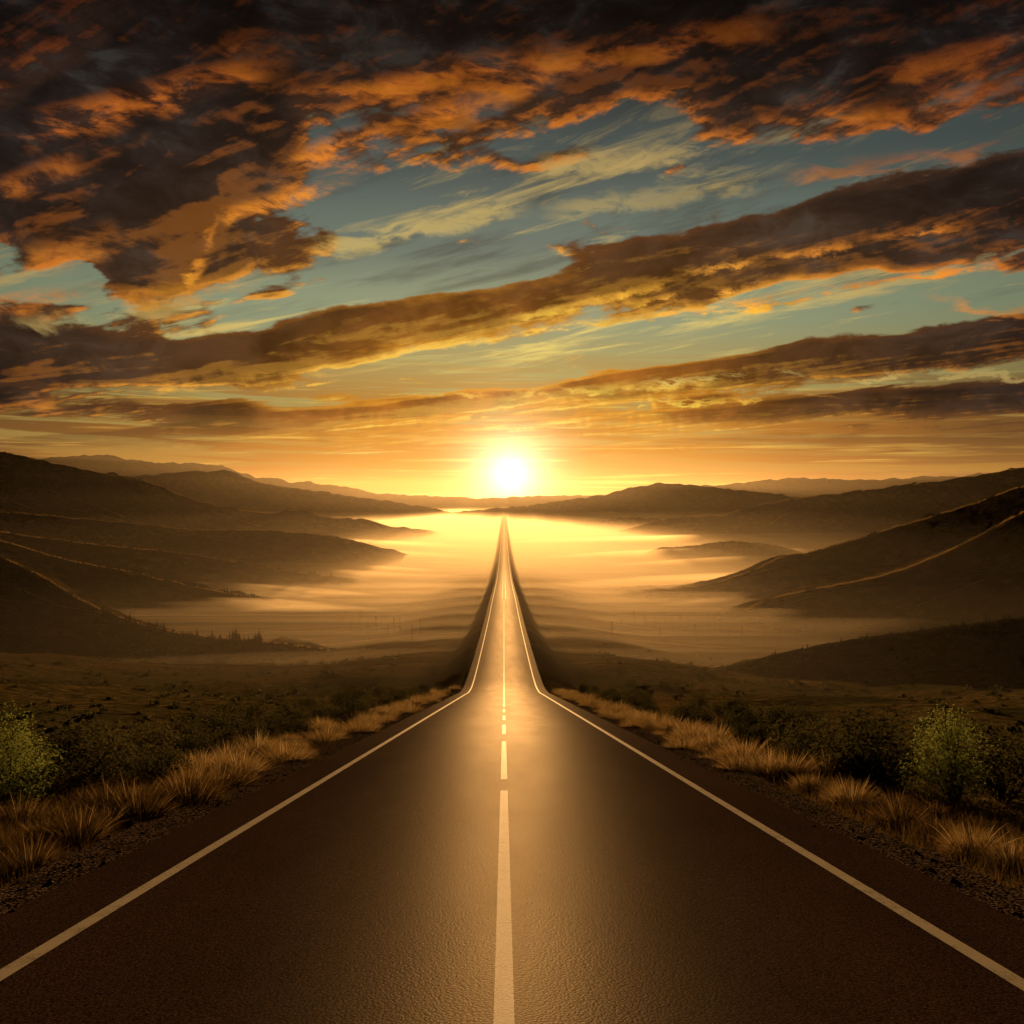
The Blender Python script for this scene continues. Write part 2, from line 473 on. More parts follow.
def mat_plain(name, c, rough=0.8, sc=8.0):
    m, g, out = new_mat(name)
    n = g.noise(pos(g), sc, 5.0, 0.65)
    v = 0.6 + n * 0.8
    col = g.mix(1.0, c, g.xyz(v, v, v), 'MULTIPLY')
    principled(g, out, col, rough, bump(g, n, 0.6, 0.02), 0.2)
    return m

M = {}
def materials():
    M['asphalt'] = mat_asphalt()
    M['paint'] = mat_paint('road_paint', (0.62, 0.54, 0.40, 1))
    M['gravel'] = mat_gravel()
    M['ground'] = mat_ground()
    M['hill_dark'] = mat_hill('hill_scrub_dark', (0.018, 0.018, 0.007, 1), (0.050, 0.042, 0.016, 1), (0.13, 0.09, 0.036, 1), 1.0)
    M['hill_dry'] = mat_hill('hill_dry_grass', (0.014, 0.010, 0.005, 1), (0.042, 0.028, 0.012, 1), (0.16, 0.10, 0.04, 1), 0.8)
    M['hill_far'] = mat_hill('hill_far', (0.025, 0.020, 0.012, 1), (0.045, 0.034, 0.020, 1), (0.08, 0.06, 0.032, 1), 0.3)
    M['sun_streak'] = mat_plain('painted_sunlight', (0.42, 0.27, 0.12, 1), 0.95, 0.2)  # pale colour stands in for sunlight on the hill spurs
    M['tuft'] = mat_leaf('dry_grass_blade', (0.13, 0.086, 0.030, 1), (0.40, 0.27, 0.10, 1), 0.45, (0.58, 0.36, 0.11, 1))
    M['tuft_dim'] = mat_leaf('shaded_grass_blade', (0.05, 0.034, 0.012, 1), (0.15, 0.10, 0.036, 1), 0.35, (0.22, 0.13, 0.04, 1))  # dry grass colour darkened to imitate the dimness of the near verges
    M['tuft_pale'] = mat_leaf('pale_grass_blade', (0.42, 0.30, 0.13, 1), (0.70, 0.54, 0.28, 1), 0.55)
    M['sage'] = mat_leaf('dark_shrub_leaf', (0.05, 0.048, 0.016, 1), (0.15, 0.125, 0.042, 1), 0.45)
    M['green'] = mat_leaf('green_bush_leaf', (0.16, 0.19, 0.04, 1), (0.50, 0.54, 0.14, 1), 0.55)
    M['conifer'] = mat_leaf('conifer_needles', (0.014, 0.013, 0.005, 1), (0.04, 0.032, 0.012, 1), 0.3)
    M['bark'] = mat_plain('bark', (0.055, 0.038, 0.024, 1), 0.9, 14.0)
    M['wood'] = mat_plain('weathered_wood', (0.07, 0.045, 0.025, 1), 0.85, 5.0)

# ---------------------------------------------------------------- the lie of the land
_PY = np.array([-60, 0, 40, 80, 96, 104, 109, 116, 130, 160, 200, 250, 317, 400, 500, 660, 900, 1280, 2000, 4000, 40000.])
_PH = np.array([0, 0, 0, 0, 0, 0, 20.75, 21.6, 22.7, 24.5, 26.7, 29.2, 32.0, 36.2, 40.9, 46.0, 49.3, 50.6, 51.3, 51.7, 52.0])
_PH[:6] = 2.26 + 0.171 * _PY[:6]
def _pchip(xk, yk):
    h = np.diff(xk); d = np.diff(yk) / h
    m = np.zeros_like(yk)
    for i in range(1, len(xk) - 1):
        if d[i - 1] * d[i] > 0:
            w1, w2 = 2 * h[i] + h[i - 1], h[i] + 2 * h[i - 1]
            m[i] = (w1 + w2) / (w1 / d[i - 1] + w2 / d[i])
    m[0], m[-1] = d[0], d[-1]
    def f(x):
        x = np.asarray(x, float)
        i = np.clip(np.searchsorted(xk, x) - 1, 0, len(h) - 1)
        t = (x - xk[i]) / h[i]
        return ((2 * t**3 - 3 * t**2 + 1) * yk[i] + (t**3 - 2 * t**2 + t) * h[i] * m[i] + (-2 * t**3 + 3 * t**2) * yk[i + 1] + (t**3 - t**2) * h[i] * m[i + 1])
    return f
_depth = _pchip(_PY, _PH)
def road_z(y): return EYE - _depth(y)
ROAD_W, LINE_W = 4.62, 3.70
def ground_z(x, y):
    x = np.asarray(x, float); y = np.asarray(y, float)
    ax = np.abs(x)
    z = road_z(y)
    steep = sstep(y, 100, 135)                       # embankment from the bend on
    z = z - 0.06 * sstep(ax, 3.8, 4.4) - 0.07 * sstep(ax, 4.9, 5.6) - (0.25 * (1 - steep)) * sstep(ax, 6.0, 10.0)
    z = z - steep * 2.6 * sstep(ax, 5.0, 11.0) - 4.6 * sstep(y, 125, 320) * sstep(ax, 5.0, 11.5)
    lat = sstep(y, 90, 210) * (1 - sstep(y, 380, 900))
    z = z - lat * 4.5 * sstep(ax, 14, 60)
    # the ground by the near road rolls a little and rises at the far left
    off = sstep(ax, 8, 26)
    z = z + off * (fbm(x * 0.035, y * 0.03, 4) * 1.5 + fbm(x * 0.16, y * 0.16, 3) * 0.30) * (1 - 0.6 * sstep(y, 200, 500))
    z = z + 5.0 * sstep(-x, 30, 100) * sstep(y, 40, 100) * (1 - sstep(y, 180, 260))
    z = z + 3.0 * sstep(x, 40, 110) * sstep(y, 60, 110) * (1 - sstep(y, 180, 260))
    z = z - 2.5 * sstep(ax, 12, 34) * (1 - sstep(y, 30, 80))
    far = sstep(y, 600, 1600)
    z = np.where(far > 0, z * (1 - far) + far * (road_z(y) - 7.2 * sstep(ax, 5.0, 11.5) - 0.1), z)
    return z
def P(px, py, d):
    """photo pixel + distance -> place in the valley"""
    return ((px - VX) / FPX * d, d, EYE + (VY - py) / FPX * d)

def build_ground():
    ys = np.concatenate([np.linspace(-25, 2, 10), 2 + (np.geomspace(4, 28000, 330) - 4)])
    a = np.concatenate([np.linspace(0, 4.2, 6), np.linspace(4.6, 12, 20), 12 + np.geomspace(0.6, 190, 60), np.geomspace(215, 16000, 34)])
    xs = np.concatenate([-a[::-1][:-1], a])
    Yg, Xg = np.meshgrid(ys, xs, indexing='ij')
    Z = ground_z(Xg, Yg) - 0.05
    o = mesh_obj('ground', np.stack([Xg, Yg, Z], -1).reshape(-1, 3), grid_faces(len(ys), len(xs))[:, ::-1], M['ground'], smooth=True)
    structure(o, 'dry grass ground falling away to the misty valley floor')

def strip(name, x0, x1, ys, dz, mat, parent=None, nx=2, thick=0.0, wob=0.0):
    ys = np.asarray(ys, float)
    xs = np.linspace(x0, x1, nx)
    Yg, Xg = np.meshgrid(ys, xs, indexing='ij')
    if wob:
        Xg = Xg.copy()
        Xg[:, -1] += wob * fbm(ys * 1.3, ys * 0 + x0, 3); Xg[:, 0] += wob * 0.3 * fbm(ys * 1.9, ys * 0 + x1, 3)
    Z = road_z(Yg) + dz
    v = np.stack([Xg, Yg, Z], -1).reshape(-1, 3)
    f = grid_faces(len(ys), nx)[:, ::-1]
    return mesh_obj(name, v, f, mat, parent, smooth=True)
def road_samples(y0, y1):
    base = np.concatenate([np.linspace(-25, 90, 60), np.linspace(91, 140, 60), np.geomspace(141, 14000, 150)])
    b = base[(base > y0) & (base < y1)]
    return np.concatenate([[y0], b, [y1]])
def build_road():
    ys = road_samples(-25, 14000)
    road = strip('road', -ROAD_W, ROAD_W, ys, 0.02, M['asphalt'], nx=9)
    structure(road, 'two lane asphalt road running straight to the horizon')
    for s in (-1, 1):
        e = strip('edge_line', s * LINE_W - 0.072, s * LINE_W + 0.072, ys, 0.026, M['paint'], road)
    for y0, y1 in ((2.5, 18.7), (20.6, 31.8), (35.4, 41.6), (45.4, 50.2), (54.0, 59.0)):
        strip('centre_dash', -0.067, 0.067, road_samples(y0, y1), 0.026, M['paint'], road)
    strip('centre_line', -0.067, 0.067, road_samples(62.5, 320), 0.026, M['paint'], road)
    for s in (-1, 1):
        strip('lane_line', s * 0.55 - 0.07, s * 0.55 + 0.07, road_samples(330, 6000), 0.026, M['paint'], road)
    yy = np.linspace(-20, 118, 560)
    for s in (-1, 1):
        a, b = s * ROAD_W - s * 0.05, s * 5.35
        o = strip('gravel_shoulder', a, b, yy, 0.008, M['gravel'], nx=5, wob=0.22)
        structure(o, 'strip of gravel along the %s edge of the asphalt' % ('left' if s < 0 else 'right'))
    # loose stones
    ico_v = np.array([(0, 0, 1), (.9, 0, .3), (.28, .85, .3), (-.72, .53, .3), (-.72, -.53, .3), (.28, -.85, .3), (0, 0, -.5)])
    ico_f = np.array([(0, 1, 2), (0, 2, 3), (0, 3, 4), (0, 4, 5), (0, 5, 1), (6, 2, 1), (6, 3, 2), (6, 4, 3), (6, 5, 4), (6, 1, 5)])
    for s in (-1, 1):
        n = 2200
        y = 5 + (rng.random(n) ** 1.7) * 60
        x = s * (4.45 + np.abs(rng.normal(0.42, 0.26, n)))
        r = rng.uniform(0.008, 0.026, n) * (1 + (rng.random(n) < 0.05) * 1.2)
        z = road_z(y) + 0.006
        rot = rng.uniform(0, 6.28, n)
        c, sn = np.cos(rot), np.sin(rot)
        v = ico_v[None] * (r[:, None, None] * rng.uniform(0.6, 1.3, (n, 1, 3)))
        vx = v[..., 0] * c[:, None] - v[..., 1] * sn[:, None]; vy = v[..., 0] * sn[:, None] + v[..., 1] * c[:, None]
        V = np.stack([vx + x[:, None], vy + y[:, None], v[..., 2] * 0.7 + z[:, None]], -1).reshape(-1, 3)
        F = (ico_f[None] + (np.arange(n) * 7)[:, None, None]).reshape(-1, 3)
        o = mesh_obj('gravel', V, F, M['gravel'])
        o['kind'] = 'stuff'; o['label'] = 'loose stones along the %s road edge' % ('left' if s < 0 else 'right')

# ---------------------------------------------------------------- hills
HILLS = {}
def crest_fn(pts, d0, d1):
    pts = np.array(pts, float)
    f = _pchip(pts[:, 0], pts[:, 1])
    return pts, f
def build_hill(key, label, pts, dl, dr, mat, foot, rough=0.05, gully=0.10, base=-6.0, n=260, m=60, crest_rough=0.4, seed=0):
    """A ridge: its crest passes through the given skyline; dl/dr = distance at the left and right end of it."""
    pts = np.array(pts, float)
    f = _pchip(pts[:, 0], pts[:, 1])
    px = np.linspace(pts[0, 0], pts[-1, 0], n)
    d = dl + (dr - dl) * (px - px[0]) / (px[-1] - px[0])
    cx = (px - VX) / FPX * d
    cz = EYE + (VY - f(px)) / FPX * d
    unit = abs(px[1] - px[0]) / FPX * d.mean()
    cz = cz + crest_rough * d / FPX * (fbm(px * 0.06 + seed, px * 0 + seed, 5, 0.6)) * 2.2
    t = np.concatenate([-np.linspace(1, 0, m) ** 1.4, np.linspace(0, 1, m // 2)[1:] ** 1.4])
    T, PXi = np.meshgrid(t, np.arange(n), indexing='xy')
    H = np.maximum(cz - base, 0.5)
    Hg = H[PXi]; dg = d[PXi]
    w = foot * (0.45 * Hg + 0.55 * H.max())
    Yw = dg + T * w
    at = np.abs(T)
    # rounded crest, concave foot
    shape = (1 - at) ** 1.25 * 0.75 + 0.25 * (1 - sstep(at, 0, 1))
    gx = cx[PXi] * 0.9 / (H.max() * 0.55) + seed
    warp = fbm(gx * 0.6, T * 1.3 + seed, 3) * 0.9
    gul = ridged(gx + warp + T * 0.9, T * 0.7 + seed, 4, 0.5) - 1.0
    k = np.clip(at * 6, 0, 1) * (1 - at) ** 0.7
    Z = base + Hg * shape + Hg * k * (gul * gully * 1.9 + fbm(gx * 3, T * 5, 4) * rough)
    X = cx[PXi] * (1 + (Yw - dg) / dg * 0.35)
    V = np.stack([X, Yw, Z], -1)
    nu, nv = V.shape[0], V.shape[1]
    o = mesh_obj('hill', V.reshape(-1, 3), grid_faces(nu, nv)[:, ::-1] if V[1, 0, 0] > V[0, 0, 0] else grid_faces(nu, nv), mat, smooth=True)
    structure(o, label)
    HILLS[key] = dict(px=px, cx=cx, d=d, cz=cz, V=V, o=o)
    return o
def hill_at(key, px, t):
    """a spot on a hill: px along its crest, t rows below the crest (0..1, towards the road)"""
    h = HILLS[key]; V = h['V']
    i = int(np.clip(np.searchsorted(h['px'], px), 0, V.shape[0] - 1))
    m = 60
    j = int(np.clip((m - 1) * (1 - t ** (1 / 1.4)), 0, V.shape[1] - 1))
    return V[i, j]

def build_hills():
    B = build_hill
    # left, far to near
    B('L1', 'farthest pale ridge on the left horizon', [(-260, 462), (-100, 452), (30, 458), (100, 455), (150, 462), (210, 464), (250, 475), (300, 482), (340, 486), (380, 493), (430, 496), (480, 498), (540, 498.5), (600, 500), (640, 503), (700, 508)], 7000, 8200, M['hill_far'], 2.0, crest_rough=1.3, seed=1)
    B('L2', 'second far ridge on the left below the pale one', [(-260, 470), (60, 482), (150, 475), (200, 471), (225, 471), (262, 483), (330, 493), (380, 500), (420, 506), (470, 516)], 3800, 4000, M['hill_far'], 2.0, crest_rough=1.0, seed=2)
    B('L3', 'broad dark hill sloping down from the left edge to the mist', [(-420, 418), (-150, 436), (0, 453), (60, 464), (110, 475), (150, 483), (195, 500), (240, 510), (270, 513), (300, 511), (318, 516), (345, 519), (362, 519), (385, 525), (425, 531), (450, 536)], 1500, 1650, M['hill_dry'], 2.6, gully=0.16, crest_rough=1.0, seed=3)
    B('L4', 'long low ridge on the left fading into bright mist', [(-360, 478), (-100, 500), (50, 516), (150, 525), (200, 530), (250, 530), (320, 535), (350, 540), (385, 549), (405, 555)], 950, 960, M['hill_dry'], 2.6, gully=0.14, crest_rough=0.7, seed=4)
    B('L5', 'low ridge on the left above the wooded spur', [(-360, 488), (-100, 517), (0, 532), (100, 545), (180, 553), (250, 565), (300, 573), (345, 579), (365, 584)], 640, 660, M['hill_dry'], 2.6, gully=0.14, crest_rough=0.5, seed=5)
    B('L6', 'wooded spur on the left with a jagged tree line', [(-360, 492), (-100, 524), (0, 541), (60, 558), (130, 572), (200, 588), (265, 600), (290, 606)], 480, 490, M['hill_dark'], 2.4, gully=0.14, crest_rough=0.5, seed=6)
    B('L7', 'nearest dark hillside on the left with conifers on its crest', [(-420, 430), (-160, 500), (0, 556), (45, 578), (90, 604), (150, 626), (210, 637), (260, 641), (330, 650), (400, 665), (430, 672)], 330, 236, M['hill_dark'], 2.0, gully=0.10, base=-4, crest_rough=0.7, seed=7)
    # right, far to near
    B('R1', 'farthest pale ridge on the right horizon', [(330, 508), (400, 502), (430, 499), (500, 497.5), (560, 496), (640, 494), (690, 488), (740, 483), (800, 478), (850, 480), (900, 478), (950, 476), (1000, 472), (1100, 462), (1280, 455)], 8200, 7000, M['hill_far'], 2.0, crest_rough=1.3, seed=11)
    B('R2', 'far low ridge right of the sun', [(400, 516), (480, 510), (540, 504), (575, 499), (600, 495), (640, 486), (672, 483), (700, 486), (725, 489), (760, 492), (820, 500), (900, 512)], 4000, 4000, M['hill_far'], 2.0, crest_rough=1.0, seed=12)
    B('R3', 'long hill on the right rising to the edge of the picture', [(610, 535), (640, 526), (668, 519), (683, 517), (690, 518), (720, 515), (780, 501), (850, 492), (900, 486), (960, 478), (1024, 468), (1150, 452), (1400, 440)], 1750, 1600, M['hill_dry'], 2.6, gully=0.15, crest_rough=1.0, seed=13)
    B('R3b', 'small pair of low knolls in the mist right of the road', [(560, 527), (590, 522), (615, 519), (630, 517), (650, 518), (680, 523), (700, 527)], 2300, 2300, M['hill_far'], 2.2, base=-8, crest_rough=0.8, seed=14)
    B('I1', 'small dark island of ground in the bright mist', [(640, 555), (665, 547), (690, 546), (712, 543), (730, 541), (760, 543), (785, 547), (820, 552)], 1040, 1040, M['hill_dark'], 1.4, base=-6, crest_rough=0.7, seed=15)
    B('R4', 'steep hill on the right with a glowing crest', [(600, 600), (640, 592), (700, 586), (735, 577), (765, 565), (785, 556), (805, 553), (850, 541), (900, 526), (960, 508), (1024, 486), (1160, 440), (1400, 400)], 560, 600, M['hill_dry'], 2.2, gully=0.12, crest_rough=0.7, seed=16)
    B('R5', 'nearer hill on the right in front of the steep one', [(715, 622), (740, 612), (775, 598), (800, 592), (850, 583), (900, 571), (930, 559), (960, 546), (1024, 512), (1180, 450), (1400, 400)], 400, 440, M['hill_dry'], 2.2, gully=0.10, crest_rough=0.5, seed=17)
    B('R6', 'scrub covered slope on the right above the road', [(720, 668), (760, 658), (800, 649), (840, 641), (900, 633), (960, 625), (1024, 617), (1150, 596), (1400, 560)], 205, 170, M['hill_dark'], 2.2, gully=0.06, base=2, crest_rough=0.7, seed=18)
def ribbon(key, label, pts, width, dz=0.25):
    """pale ribbon painting a sunlit spur line on a hillside, through the places the photo shows it at"""
    pts = np.array(pts, float)
    k = np.linspace(0, 1, 60) * (len(pts) - 1)
    px = np.interp(k, np.arange(len(pts)), pts[:, 0]); tt = np.interp(k, np.arange(len(pts)), pts[:, 1])
    V = HILLS[key]['V'][:, :61].reshape(-1, 3)
    qx, qy = VX + V[:, 0] / V[:, 1] * FPX, VY - (V[:, 2] - EYE) / V[:, 1] * FPX
    c = []
    for a, b in zip(px, tt):
        dd = (qx - a) ** 2 + (qy - b) ** 2
        j = np.argsort(dd)[:6]; w = 1 / (dd[j] + 0.3)
        c.append((V[j] * w[:, None]).sum(0) / w.sum())
    c = np.array(c)
    ker = np.ones(9) / 9
    c = np.stack([np.convolve(np.pad(c[:, i], 4, mode='edge'), ker, 'valid') for i in range(3)], 1)
    up = np.array([0, -0.35, 1.0]); up /= np.linalg.norm(up)
    tan = np.gradient(c, axis=0); side = np.cross(tan, up); side /= np.linalg.norm(side, axis=1, keepdims=True)
    wv = width * (0.7 + 0.5 * fbm(k * 1.7, k * 0 + px[0], 3))[:, None]
    V = np.stack([c + side * wv * .5 + up * dz, c - side * wv * .5 + up * dz], 1).reshape(-1, 3)
    return structure(mesh_obj('sun_streak', V, grid_faces(60, 2), M['sun_streak']), label)

def build_sun_streaks():
    R = ribbon
    R('L3', 'pale streak of painted sunlight running down the broad left hill from the picture edge', [(-10, 494), (30, 508), (70, 526), (112, 544)], 1.6)
    R('L3', 'pale streak of painted sunlight crossing the middle of the broad left hill', [(15, 502), (60, 506), (110, 517), (155, 531), (200, 545)], 1.4)
    R('L3', 'pale streak of painted sunlight high on the broad left hill', [(40, 487), (100, 508), (150, 526), (180, 535)], 1.6)
    R('L3', 'faint streak of painted sunlight near the right end of the broad left hill', [(190, 505), (230, 517), (270, 529)], 1.2)
    R('L7', 'pale streak of painted sunlight curving across the nearest left hillside', [(-10, 581), (33, 595), (60, 607), (105, 614)], 0.7)
    R('L7', 'short faint streak of painted sunlight low on the nearest left hillside', [(-10, 600), (20, 602), (45, 604)], 0.5)
    R('R5', 'streak of painted sunlight along the crest of the nearer right hill', [(765, 605), (800, 596), (850, 587), (900, 574), (935, 560), (965, 546), (1030, 512)], 2.2, 0.5)
    R('R5', 'second pale streak of painted sunlight low on the nearer right hill', [(745, 613), (780, 608), (810, 597)], 0.8, 0.4)
    R('R5', 'faint streak of painted sunlight across the dark face of the nearer right hill', [(915, 607), (950, 594), (985, 580)], 0.5, 0.3)
    R('R4', 'streak of painted sunlight along the foot of the steep right hill', [(690, 589), (735, 580), (790, 564), (830, 549), (870, 536)], 1.6, 0.5)
    R('R3', 'faint streak of painted sunlight on the long right hill', [(770, 524), (785, 515), (802, 508)], 1.6, 0.5)

def fringe(key, label, px0, px1, n, seed, h=1.2):
    """tall dry grass standing along a crest, lit from behind"""
    H = HILLS[key]; r = np.random.default_rng(seed)
    px = r.uniform(px0, px1, n)
    keep = fbm(px * 0.05, px * 0 + seed, 3) > -0.12 + 0.1 * r.normal(size=n)
    px = px[keep]; n = len(px)
    V = H['V']; i = np.interp(px, H['px'], np.arange(len(H['px'])))
    i0 = np.clip(i.astype(int), 0, V.shape[0] - 2); f = (i - i0)[:, None]
    j = 59 - r.integers(0, 3, n)
    p = V[i0, j] * (1 - f) + V[i0 + 1, j] * f
    s = p[:, 1] / 1000.0
    hh = s * h * r.uniform(0.5, 1.2, n); w = s * 0.30 * r.uniform(0.6, 1.3, n)
    a = r.uniform(-0.8, 0.8, n); lean = r.normal(0, 0.4, n) * hh
    A = p + np.stack([-np.cos(a) * w, -np.sin(a) * w, -0.3 * hh], 1); B = p + np.stack([np.cos(a) * w, np.sin(a) * w, -0.3 * hh], 1)
    T = p + np.stack([lean, r.normal(0, 0.3, n) * hh, hh], 1)
    o = mesh_obj('dry_grass', np.stack([A, B, T], 1).reshape(-1, 3), np.arange(n * 3).reshape(-1, 3), M['tuft'])
    o['kind'] = 'stuff'; o['label'] = label
def build_fringes():
    for k, a, b, n, h, lab in (('R5', 745, 1030, 2600, 2.2, 'glowing dry grass along the crest of the nearer right hill'), ('R4', 645, 1030, 2400, 1.6, 'glowing dry grass along the crest of the steep right hill'),
                               ('R3', 690, 1030, 1500, 1.0, 'dry grass along the crest of the long right hill'), ('L7', -5, 330, 2200, 1.8, 'dry grass along the crest of the nearest left hillside'),
                               ('L6', -5, 262, 1500, 1.3, 'dry grass along the wooded left spur'), ('L5', -5, 335, 1500, 1.2, 'dry grass along the low left ridge'),
                               ('L4', -5, 380, 1500, 1.2, 'dry grass along the long low left ridge'), ('L3', -5, 420, 1500, 0.9, 'dry grass along the crest of the broad left hill')):
        fringe(k, lab, a, b, n, hash(k) % 97 if False else sum(map(ord, k)), h)

# ---------------------------------------------------------------- haze
def slab(name, label, x0, x1, y0, y1, z0, z1, dens, col, g_=0.70):
    m, g, out = new_mat(name)
    s = g.node('ShaderNodeVolumeScatter')
    s.inputs['Color'].default_value = col; s.inputs['Density'].default_value = dens; s.inputs['Anisotropy'].default_value = g_
    ab = g.node('ShaderNodeVolumeAbsorption')
    ab.inputs['Color'].default_value = tuple(max(0.0, c * 1.0 - (1 - c) * 0.45) for c in col[:3]) + (1,)
    ab.inputs['Density'].default_value = dens
    ad = g.node('ShaderNodeAddShader')
    m.node_tree.links.new(s.outputs[0], ad.inputs[0]); m.node_tree.links.new(ab.outputs[0], ad.inputs[1])
    m.node_tree.links.new(ad.outputs[0], out.inputs['Volume'])
    v = [(x, y, z) for x in (x0, x1) for y in (y0, y1) for z in (z0, z1)]
    f = [(0, 1, 3, 2), (4, 6, 7, 5), (0, 4, 5, 1), (2, 3, 7, 6), (0, 2, 6, 4), (1, 5, 7, 3)]
    o = mesh_obj(name, v, f, m)
    structure(o, label)
    return o
def bank(label, x, y, rx, ry, z0, top, dens, col, seed):
    """a fog bank: a flat lens of mist with a ragged outline, thinning out to its rim"""
    m = bpy.data.materials.get('mist_bank_%g' % dens)
    if not m:
        m, g, out = new_mat('mist_bank_%g' % dens)
        s = g.node('ShaderNodeVolumeScatter')
        s.inputs['Color'].default_value = col; s.inputs['Density'].default_value = dens; s.inputs['Anisotropy'].default_value = 0.72
        ab = g.node('ShaderNodeVolumeAbsorption'); ab.inputs['Color'].default_value = (0.96, 0.80, 0.45, 1); ab.inputs['Density'].default_value = dens
        ad = g.node('ShaderNodeAddShader'); m.node_tree.links.new(s.outputs[0], ad.inputs[0]); m.node_tree.links.new(ab.outputs[0], ad.inputs[1])
        m.node_tree.links.new(ad.outputs[0], out.inputs['Volume'])
    na, nr = 72, 8
    V, F = [], []
    for side in (1, -1):
        for i in range(nr):
            q = (i / (nr - 1))
            for k in range(na):
                t = 2 * math.pi * k / na
                w = 1 + 0.35 * float(fbm(np.array([math.cos(t) * 1.5 + seed]), np.array([math.sin(t) * 1.5]), 3)[0])
                zz = z0 + (top - z0) * max(0.0, 1 - q * q) ** 0.8 if side > 0 else z0 - 2.0 * (1 - q)
                V.append((x + math.cos(t) * rx * w * q, y + math.sin(t) * ry * w * q, zz))
    for s_ in (0, 1):
        b = s_ * nr * na
        for i in range(nr - 1):
            for k in range(na):
                q = (b + i * na + k, b + i * na + (k + 1) % na, b + (i + 1) * na + (k + 1) % na, b + (i + 1) * na + k)
                F.append(q[::-1] if s_ == 0 else q)
    o = mesh_obj('mist', V, F, m)
    bm_ = __import__('bmesh').new(); bm_.from_mesh(o.data)
    __import__('bmesh').ops.remove_doubles(bm_, verts=bm_.verts, dist=1e-3)
    __import__('bmesh').ops.recalc_face_normals(bm_, faces=bm_.faces)
    bm_.to_mesh(o.data); bm_.free()
    structure(o, label)
def build_haze():
    WARM, MIST = (0.99, 0.80, 0.50, 1), (0.99, 0.91, 0.70, 1)
    slab('mist', 'bright ground mist lying on the valley floor', -9000, 9000, 620, 15000, -30, -1.6, 0.0042, MIST)
    slab('mist', 'thinner mist above the valley floor', -9100, 9100, 430, 15100, -31, 0.9, 0.0013, WARM)
    slab('mist', 'fading top of the valley mist', -9110, 9110, 450, 15110, -31.3, 4.5, 0.0006, WARM)
    slab('mist', 'last wisps at the top of the valley mist', -9120, 9120, 480, 15120, -31.6, 10.0, 0.00022, WARM)
    slab('haze', 'brown evening haze between the road and the nearest slopes', -9190, 9190, 94, 270, -31.5, 30.0, 0.00012, WARM)
    slab('haze', 'thin brown evening haze before the nearest slopes', -9185, 9185, 93, 275, -31.2, 47.0, 0.00004, WARM)
    slab('haze', 'warm brown haze over the near valley', -9200, 9200, 95, 1500, -32, 18.0, 0.00005, WARM)
    slab('haze', 'thinner brown haze over the near valley', -9210, 9210, 96, 1510, -32.5, 36.0, 0.00002, WARM)
    slab('haze', 'faint brown haze up the hillsides', -9220, 9220, 97, 1520, -32.7, 58.0, 0.000006, WARM)
    slab('haze', 'faintest haze level with the road behind', -9230, 9230, 330, 1530, -32.8, 85.0, 0.000006, WARM)
    slab('haze', 'golden haze between the middle hills', -9250, 9250, 800, 15250, -32, 130.0, 0.000008, WARM)
    slab('haze', 'high golden haze in front of the farthest ridges', -9300, 9300, 2700, 15300, -33, 330.0, 0.000019, WARM)
    B = [(-190, 560, 140, 45, 6), (-130, 462, 100, 24, 7.0), (-330, 800, 270, 60, 5), (160, 500, 125, 28, 5.5), (170, 660, 150, 40, 4),
         (-190, 720, 160, 26, 3), (330, 880, 260, 60, 5), (-460, 1250, 420, 110, 7), (460, 1350, 440, 120, 7), (240, 1000, 220, 40, 4), (-200, 1000, 180, 36, 3.5)]
    for i, (y, ry, rx, x) in enumerate([(215, 7, 130, 10), (262, 9, 180, -15), (310, 11, 200, 25), (365, 15, 230, -10), (430, 17, 240, 20), (500, 20, 260, -20), (580, 24, 290, 20)]):
        zt = float(road_z(y)) - 4.2
        bank('thin sheet of ground mist lying across the valley beside the road', x, y, rx, ry, zt - 4.5, zt, 0.0022, WARM, 40 + i * 2.3)
    for i, (x, y, rx, ry, top) in enumerate(B):
        bank('drifting bank of low mist on the valley floor', x, y, rx, ry, -6.0 if y > 430 else 1.0, top, 0.0075 if x < 0 else 0.0065, WARM, i * 3.7)

def build_sun():
    l = bpy.data.lights.new('sun', 'SUN')
    l.energy = 5.0; l.angle = math.radians(0.5); l.color = (1.0, 0.57, 0.235)
    o = bpy.data.objects.new('sun', l); C.objects.link(o)
    # the lamp shines along its -Z: point that from the sun to the road
    from mathutils import Vector
    d = Vector((math.sin(SUN_AZ) * math.cos(SUN_EL), math.cos(SUN_AZ) * math.cos(SUN_EL), math.sin(SUN_EL)))
    o.rotation_euler = (-d).to_track_quat('-Z', 'Y').to_euler()
